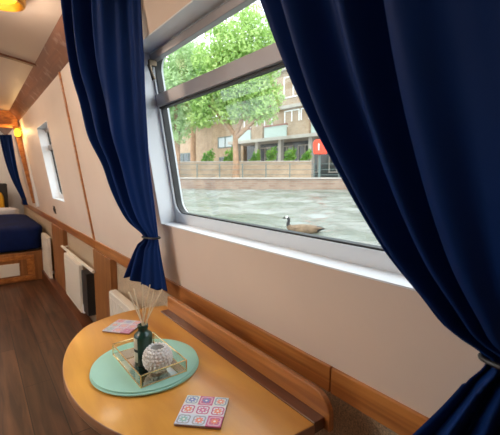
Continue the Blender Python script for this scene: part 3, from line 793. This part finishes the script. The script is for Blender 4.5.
# life ring cabinet
M['red'] = plain('orange_red_plastic', (.85, .06, .02), .35)
lr = thing('lifebuoy_cabinet', bank(4.1, .15, -.18), 'orange red lifebuoy cabinet on a dark post on the far bank', 'lifebuoy cabinet', rotz=BA)
MB().box((-.08, -.08, 0), (.08, .08, 1.9)).build('post', M['fence'], lr, raw=True)
cab = []
for cx_, cz_, a0 in ((-.32, 1.75, PI), (.40, 1.75, 1.5*PI), (.30, 2.35, 0), (-.18, 2.35, .5*PI)):
    for k in range(7): a = a0+.5*PI*k/6; r_ = .12 if a0 >= PI else .3; cab.append((cx_+r_*math.cos(a), -.32, cz_+r_*math.sin(a)))
MB().prism(cab, (0, .24, 0)).build('cabinet', M['red'], lr, raw=True, bevel=.03)
MB().box((-.12, -.345, 1.9), (-.05, -.32, 2.35)).build('white_stripe', M['white'], lr, raw=True)

# apartment building
O = (23.39, 23.28); b_ = Vector((.0877, -.9961)); n_ = Vector((.9961, .0877)); HA = math.atan2(b_.y, b_.x)
def hs(s, t, z): return (O[0]+b_.x*s+n_.x*t, O[1]+b_.y*s+n_.y*t, z)
H = thing('apartment_building', hs(0, 0, -.2), 'tan brick apartment block with balconies across the water', 'building', rotz=HA)
def hb(a, b, name, mat, parent=H, bevel=0): return MB().box((a[0], a[1], a[2]+.2), (b[0], b[1], b[2]+.2)).build(name, mat, parent, raw=True, bevel=bevel)
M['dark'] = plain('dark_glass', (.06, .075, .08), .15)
M['wglass'] = plain('pale_window_glass', (.45, .52, .55), .12)
M['conc'] = plain('pale_concrete', (.42, .39, .35), .85, var=.1, vscale=2)
M['balg'] = plain('balcony_glass', (.42, .52, .48), .25)
M['handrail'] = plain('red_brown_rail', (.28, .1, .07), .5)
# upper walls are set above a recessed ground floor
hb((-8.6, .0, 3.45), (14, 9, 9.4), 'upper_wall', M['house'])
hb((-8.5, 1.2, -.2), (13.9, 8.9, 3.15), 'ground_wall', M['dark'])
hb((-8.7, -1.3, 3.15), (14.2, 1.2, 3.43), 'slab', M['conc'])
hb((-8.7, -.25, 6.0), (14.1, .0, 6.3), 'ledge', M['conc'])
hb((-8.8, -.3, 9.4), (14.2, 9.2, 9.75), 'roof', M['conc'])
for s0 in (-7.9, -4.95, -1.9, 1.6, 5, 9): hb((s0, -.9, -.2), (s0+.35, -.5, 3.15), 'pillar', M['conc'])
def win(s0, s1, z0, z1, mull=1, frame=M['white'], pane=M['wglass'], t=-.05, parent=H):
    f = MB(); w = .10
    f.box((s0, t, z0+.2), (s1, t+.12, z0+w+.2)); f.box((s0, t, z1-w+.2), (s1, t+.12, z1+.2))
    n = mull+1
    for k in range(n+1):
        x = s0+(s1-s0-w)*k/n; f.box((x, t, z0+w+.2), (x+w, t+.12, z1-w+.2))
    fo = f.build('window', frame, parent, raw=True)
    MB().box((s0+.03, t+.07, z0+.23), (s1-.03, t+.11, z1+.17)).build('window_glass', pane, fo, raw=True)
for s0 in (-6.4, -2.05, 2.2, 6.5): win(s0, s0+2.3, 6.95, 8.85, 1)
win(-7.6, -5.6, 3.5, 5.75, 1); win(-4.6, -3.5, 3.5, 5.75, 0); win(-1.95, -.15, 4.4, 5.85, 1, pane=M['dark']); win(.0, 1.9, 4.4, 5.85, 1); win(2.3, 4.4, 3.5, 5.6, 1); win(6, 8, 3.5, 5.6, 1)
def balcony(s0, s1):
    hb((s0, -1.2, 3.43), (s1, -1.14, 4.4), 'balcony_screen', M['balg']); hb((s0-.05, -1.24, 4.4), (s1+.05, -1.1, 4.52), 'balcony_rail', M['handrail'])
balcony(-8.2, -5.3); balcony(-3.4, -.6); balcony(2.1, 5.2)
hb((-5.1, -1.22, 3.43), (-3.6, -1.0, 4.6), 'balcony_pier', M['house']); hb((-.4, -1.22, 3.43), (1.9, -1.0, 4.6), 'balcony_pier', M['house'])
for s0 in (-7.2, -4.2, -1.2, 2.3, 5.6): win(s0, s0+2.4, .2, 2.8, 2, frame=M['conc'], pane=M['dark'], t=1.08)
# lower wing to the left
G = thing('brick_house', hs(-16, 1, -.2), 'lower brown brick wing left of the balcony block, behind the trees', 'building', rotz=HA)
def gb(a, b, name, mat, parent=G): return MB().box(a, b).build(name, mat, parent, raw=True)
gb((-14, 0, 0), (7.1, 8, 6.2), 'wall', M['house']); gb((-14.2, -.3, 6.2), (7.1, 8.2, 6.5), 'roof', M['conc'])
def gwin(s0, s1, z0, z1, pane):
    f = MB(); w = .12
    f.box((s0, -.06, z0), (s1, .06, z0+w)); f.box((s0, -.06, z1-w), (s1, .06, z1))
    for k in range(4): x = s0+(s1-s0-w)*k/3; f.box((x, -.06, z0+w), (x+w, .06, z1-w))
    fo = f.build('window', M['fence'], G, raw=True)
    MB().box((s0+.03, -.01, z0+.03), (s1-.03, .03, z1-.03)).build('window_glass', pane, fo, raw=True)
gwin(-6.6, -2.4, 1.1, 3.1, M['dark']); gwin(2.6, 6.6, 3.3, 4.6, M['wglass']); gwin(2.8, 6.4, .6, 2.3, M['dark'])

# ------------------------------------------------------------------ plants
def leaf_mat(name, c1, c2):
    m, nt, b = new_mat(name); L = nt.links.new; N = nt.nodes.new
    g = N('ShaderNodeTexCoord'); n = N('ShaderNodeTexNoise'); n.inputs['Scale'].default_value = 1.6; L(g.outputs['Object'], n.inputs['Vector'])
    r = N('ShaderNodeValToRGB'); r.color_ramp.elements[0].position = .35; r.color_ramp.elements[1].position = .65
    r.color_ramp.elements[0].color = rgb(c1); r.color_ramp.elements[1].color = rgb(c2); L(n.outputs['Fac'], r.inputs['Fac'])
    L(r.outputs['Color'], b.inputs['Base Color']); b.inputs['Roughness'].default_value = .6
    tr = N('ShaderNodeBsdfTranslucent'); L(r.outputs['Color'], tr.inputs[0]); mx = N('ShaderNodeMixShader'); mx.inputs[0].default_value = .5
    L(b.outputs[0], mx.inputs[1]); L(tr.outputs[0], mx.inputs[2]); L(mx.outputs[0], nt.nodes['Material Output'].inputs[0])
    return m
M['leaf'] = leaf_mat('spring_leaves', (.32, .50, .14), (.58, .74, .30))
M['leaf2'] = leaf_mat('pale_leaves', (.36, .52, .24), (.55, .70, .40))
M['leaf3'] = leaf_mat('shrub_leaves', (.07, .22, .04), (.28, .5, .08))
M['bark'] = plain('warm_bark', (.34, .21, .13), .9, var=.25, vscale=3, bump=.4, bscale=10)
def leaves(blobs, count, size):
    m = MB(); tot = sum(r[0]*r[1]*r[2] for c, r in blobs)
    for c, r in blobs:
        k = int(count*r[0]*r[1]*r[2]/tot)
        for _ in range(k):
            d = Vector((random.gauss(0, 1), random.gauss(0, 1), random.gauss(0, 1))).normalized()*random.random()**.45
            p = Vector((c[0]+d.x*r[0], c[1]+d.y*r[1], c[2]+d.z*r[2]))
            u = Vector((random.gauss(0, 1), random.gauss(0, 1), random.gauss(0, 1))).normalized(); w = u.orthogonal().normalized()
            s_ = size*random.uniform(.6, 1.3)
            m.add([p-u*s_, p+w*s_*.5, p+u*s_, p-w*s_*.5], [(0, 1, 2, 3)])
    return m
T1 = thing('riverside_tree', bank(-2.2, 1.5, -.2), 'bright green tree with a forked reddish trunk on the far bank', 'tree', rotz=BA)
tk = MB()
tk.tube([(0, 0, 0), (.04, 0, 1.2), (-.03, 0, 2.4), (.0, 0, 3.4)], [.30, .24, .21, .22], 12)
for a in ([(-.02, 0, 3.2), (-.7, .1, 4.1), (-1.9, .2, 5.3), (-3, .2, 6.6)], [(.02, 0, 3.3), (.5, 0, 4.4), (.8, .2, 6.4), (.6, 0, 9)], [(.0, 0, 3.0), (1.1, -.2, 3.9), (2.4, -.3, 4.9), (3.2, 0, 6)]):
    tk.tube(a, [.19, .15, .10, .04], 8)
tk.build('trunk', M['bark'], T1, raw=True, smooth=True)
blobs = [((0, 0, 7), (2.6, 2.0, 2.2)), ((-2.2, 0, 6.2), (1.8, 1.7, 1.5)), ((2.1, 0, 6.0), (1.7, 1.6, 1.5)), ((.6, 0, 9.6), (2.4, 2, 1.7)), ((-1.8, .3, 8.8), (1.7, 1.6, 1.4)), ((2.2, 0, 8.4), (1.5, 1.6, 1.3)),
         ((.9, 0, 11.6), (1.3, 1.4, 1.2)), ((-.6, 0, 4.9), (1.6, 1.3, .9)), ((1.9, -.2, 4.6), (1.5, 1.2, .7)), ((-2.6, 0, 4.6), (1.3, 1.2, .8)), ((-1.4, 0, 11), (1.2, 1.2, 1.0)), ((2.7, 0, 10.4), (1.2, 1.2, 1.5))]
leaves(blobs, 15000, .17).build('foliage', M['leaf'], T1, raw=True)
T2 = thing('pale_tree', bank(-7.2, 2.2, -.2), 'paler drooping tree at the left edge of the window view', 'tree', rotz=BA)
MB().tube([(0, 0, 0), (.1, 0, 3), (0, 0, 6), (.1, 0, 8)], [.25, .2, .14, .06], 10).build('trunk', M['bark'], T2, raw=True, smooth=True)
blobs = [((0, 0, 7), (1.9, 1.8, 2)), ((1.6, 0, 5.2), (1.3, 1.3, 1.6)), ((-1, 0, 4.6), (1.5, 1.4, 1.6)), ((.6, 0, 9.5), (1.3, 1.4, 1.5)), ((1.9, 0, 8.0), (1.0, 1.2, 1.0)), ((-1.6, 0, 8.6), (1.1, 1.2, 1.2)), ((.2, 0, 3.6), (1.0, 1, 1.0))]
leaves(blobs, 7000, .17).build('foliage', M['leaf2'], T2, raw=True)
T3 = thing('tall_tree', hs(-13.5, -2.5, -.2), 'tall hazy green tree standing further back behind the riverside trees', 'tree')
MB().tube([(0, 0, 0), (.1, 0, 5), (0, 0, 10)], [.35, .28, .12], 10).build('trunk', M['bark'], T3, raw=True, smooth=True)
blobs = [((0, 0, 10), (3.0, 3.4, 2.6)), ((.5, 1.2, 13.4), (2.0, 2.4, 2.0)), ((-.5, -2.4, 8), (2.0, 2.2, 1.8)), ((0, 2.8, 7.6), (1.8, 2, 1.6))]
leaves(blobs, 8000, .24).build('foliage', M['leaf2'], T3, raw=True)
for k, (s_, r_, z_, lb) in enumerate([(-5.0, .6, 1.5, 'wide green shrub left of the tree trunk behind the terrace wall'), (-3.15, .5, 1.6, 'tall loose shrub just left of the tree trunk'), (-1.0, .4, 1.4, 'small shrub right of the tree trunk on the terrace'),
                              (.35, .5, 1.7, 'leafy terrace shrub above the middle of the fence'), (1.9, .5, 1.6, 'bright terrace shrub left of the lifebuoy cabinet'), (3.2, .4, 1.4, 'low shrub beside the lifebuoy cabinet')]):
    t = thing('terrace_shrub', bank(s_, 3.75, -.2), lb, 'shrub', 'shrubs on the terrace', rotz=BA)
    MB().tube([(0, 0, 0), (.03, 0, z_)], [.06, .02], 6).build('stem', M['bark'], t, raw=True)
    leaves([((0, 0, z_+.15), (r_, .5, .55)), ((.25, 0, z_+.5), (r_*.5, .35, .4)), ((-.2, 0, .9), (r_, .5, .8))], 420, .13).build('foliage', M['leaf3'], t, raw=True)

# ------------------------------------------------------------------ goose
M['gblack'] = plain('goose_black', (.015, .015, .017), .6); M['gbrown'] = plain('goose_brown', (.17, .115, .07), .8, var=.3, vscale=12); M['gwhite'] = plain('goose_white', (.75, .73, .7), .8)
gp = (4.78, 4.72)
ga = math.atan2(.46, -.39)        # facing left along the view
GS = thing('goose', (gp[0], gp[1], -1.07), 'brown goose with a black neck swimming on the water', 'goose', rotz=ga)
sp = [((-.52, 0, .10), .012, 0), ((-.46, 0, .105), .035, 0), ((-.36, 0, .09), .075, 1), ((-.2, 0, .07), .115, 1), ((-.02, 0, .06), .13, 1), ((.12, 0, .06), .115, 1), ((.22, 0, .09), .08, 1),
      ((.27, 0, .15), .05, 0), ((.275, 0, .20), .036, 0), ((.26, 0, .25), .030, 0), ((.26, 0, .29), .032, 0), ((.29, 0, .325), .038, 2), ((.325, 0, .327), .034, 0), ((.36, 0, .317), .018, 0), ((.40, 0, .307), .008, 0)]
g = MB(); pts = [Vector(p) for p, r, i in sp]; n = 14; vs = []
for i, p in enumerate(pts):
    t_ = (pts[min(i+1, len(pts)-1)]-pts[max(i-1, 0)]).normalized(); u = Vector((0, 1, 0)); w = t_.cross(u).normalized()
    for k in range(n):
        a = 2*PI*k/n; r_ = sp[i][1]; vs.append(p+u*math.cos(a)*r_*(1.15 if 1 < i < 7 else 1)+w*math.sin(a)*r_)
fs = []; mi = []
for i in range(len(pts)-1):
    for k in range(n): fs.append((i*n+k, i*n+(k+1) % n, (i+1)*n+(k+1) % n, (i+1)*n+k)); mi.append(sp[i][2])
g.v = vs; g.f = fs+[list(range(n)), [(len(pts)-1)*n+k for k in range(n)]]; g.mi = mi+[0, 0]
go = g.build('body', [M['gblack'], M['gbrown'], M['gwhite']], GS, raw=True, smooth=True, angle=180)
for s_ in (-1, 1):
    wg = MB(); vs = []
    for i, (x, h, zz) in enumerate([(.12, .03, .09), (.0, .07, .10), (-.2, .06, .10), (-.36, .03, .115), (-.47, .006, .12)]):
        for k in range(8): a = 2*PI*k/8; vs.append((x, s_*(.10-.05*max(0, -x-.1)*3)+.035*math.cos(a), zz+h*math.sin(a)))
    fs = [(i*8+k, i*8+(k+1) % 8, i*8+8+(k+1) % 8, i*8+8+k) for i in range(4) for k in range(8)]+[list(range(8)), [32+k for k in range(8)]]
    wg.add(vs, fs).build('wing', M['gbrown'], GS, raw=True, smooth=True)
GS.scale = (.85, .85, .85)

# ------------------------------------------------------------------ light, world, camera
wd = bpy.data.worlds.new('overcast_sky'); S.world = wd; wd.use_nodes = True; nt = wd.node_tree
bg = nt.nodes['Background']; tc = nt.nodes.new('ShaderNodeTexCoord'); nz = nt.nodes.new('ShaderNodeTexNoise'); nz.inputs['Scale'].default_value = 2.2; nz.inputs['Detail'].default_value = 5
rp = nt.nodes.new('ShaderNodeValToRGB'); rp.color_ramp.elements[0].position = .35; rp.color_ramp.elements[1].position = .6
rp.color_ramp.elements[0].color = (.66, .82, 1, 1); rp.color_ramp.elements[1].color = (1, 1, 1, 1)
nt.links.new(tc.outputs['Generated'], nz.inputs['Vector']); nt.links.new(nz.outputs['Fac'], rp.inputs['Fac']); nt.links.new(rp.outputs['Color'], bg.inputs['Color'])
bg.inputs['Strength'].default_value = 2.0
sl = bpy.data.lights.new('sun', 'SUN'); sl.energy = 1.0; sl.angle = math.radians(25); sl.color = (1, .95, .88)
so = bpy.data.objects.new('sun', sl); C.objects.link(so); so.rotation_euler = Vector((-.45, -.25, 1)).to_track_quat('Z', 'Y').to_euler()

cam = bpy.data.cameras.new('camera'); co = bpy.data.objects.new('camera', cam); C.objects.link(co)
co.location = (0, 0, E)
yaw = math.radians(37.285); pitch = math.radians(6.733)
co.rotation_euler = (PI/2-pitch, 0, -yaw)
cam.sensor_width = 36; cam.sensor_fit = 'HORIZONTAL'; cam.lens = 360/500*36
cam.clip_start = .02; cam.clip_end = 300
cam.dof.use_dof = True; cam.dof.focus_distance = 1.05; cam.dof.aperture_fstop = 9
S.camera = co
for o in ORIG:
    if '_o' in o: del o['_o']
S.view_settings.view_transform = 'Standard'; S.view_settings.look = 'None'; S.view_settings.gamma = 1; S.view_settings.use_curve_mapping = False
S.view_settings.exposure = 0.9
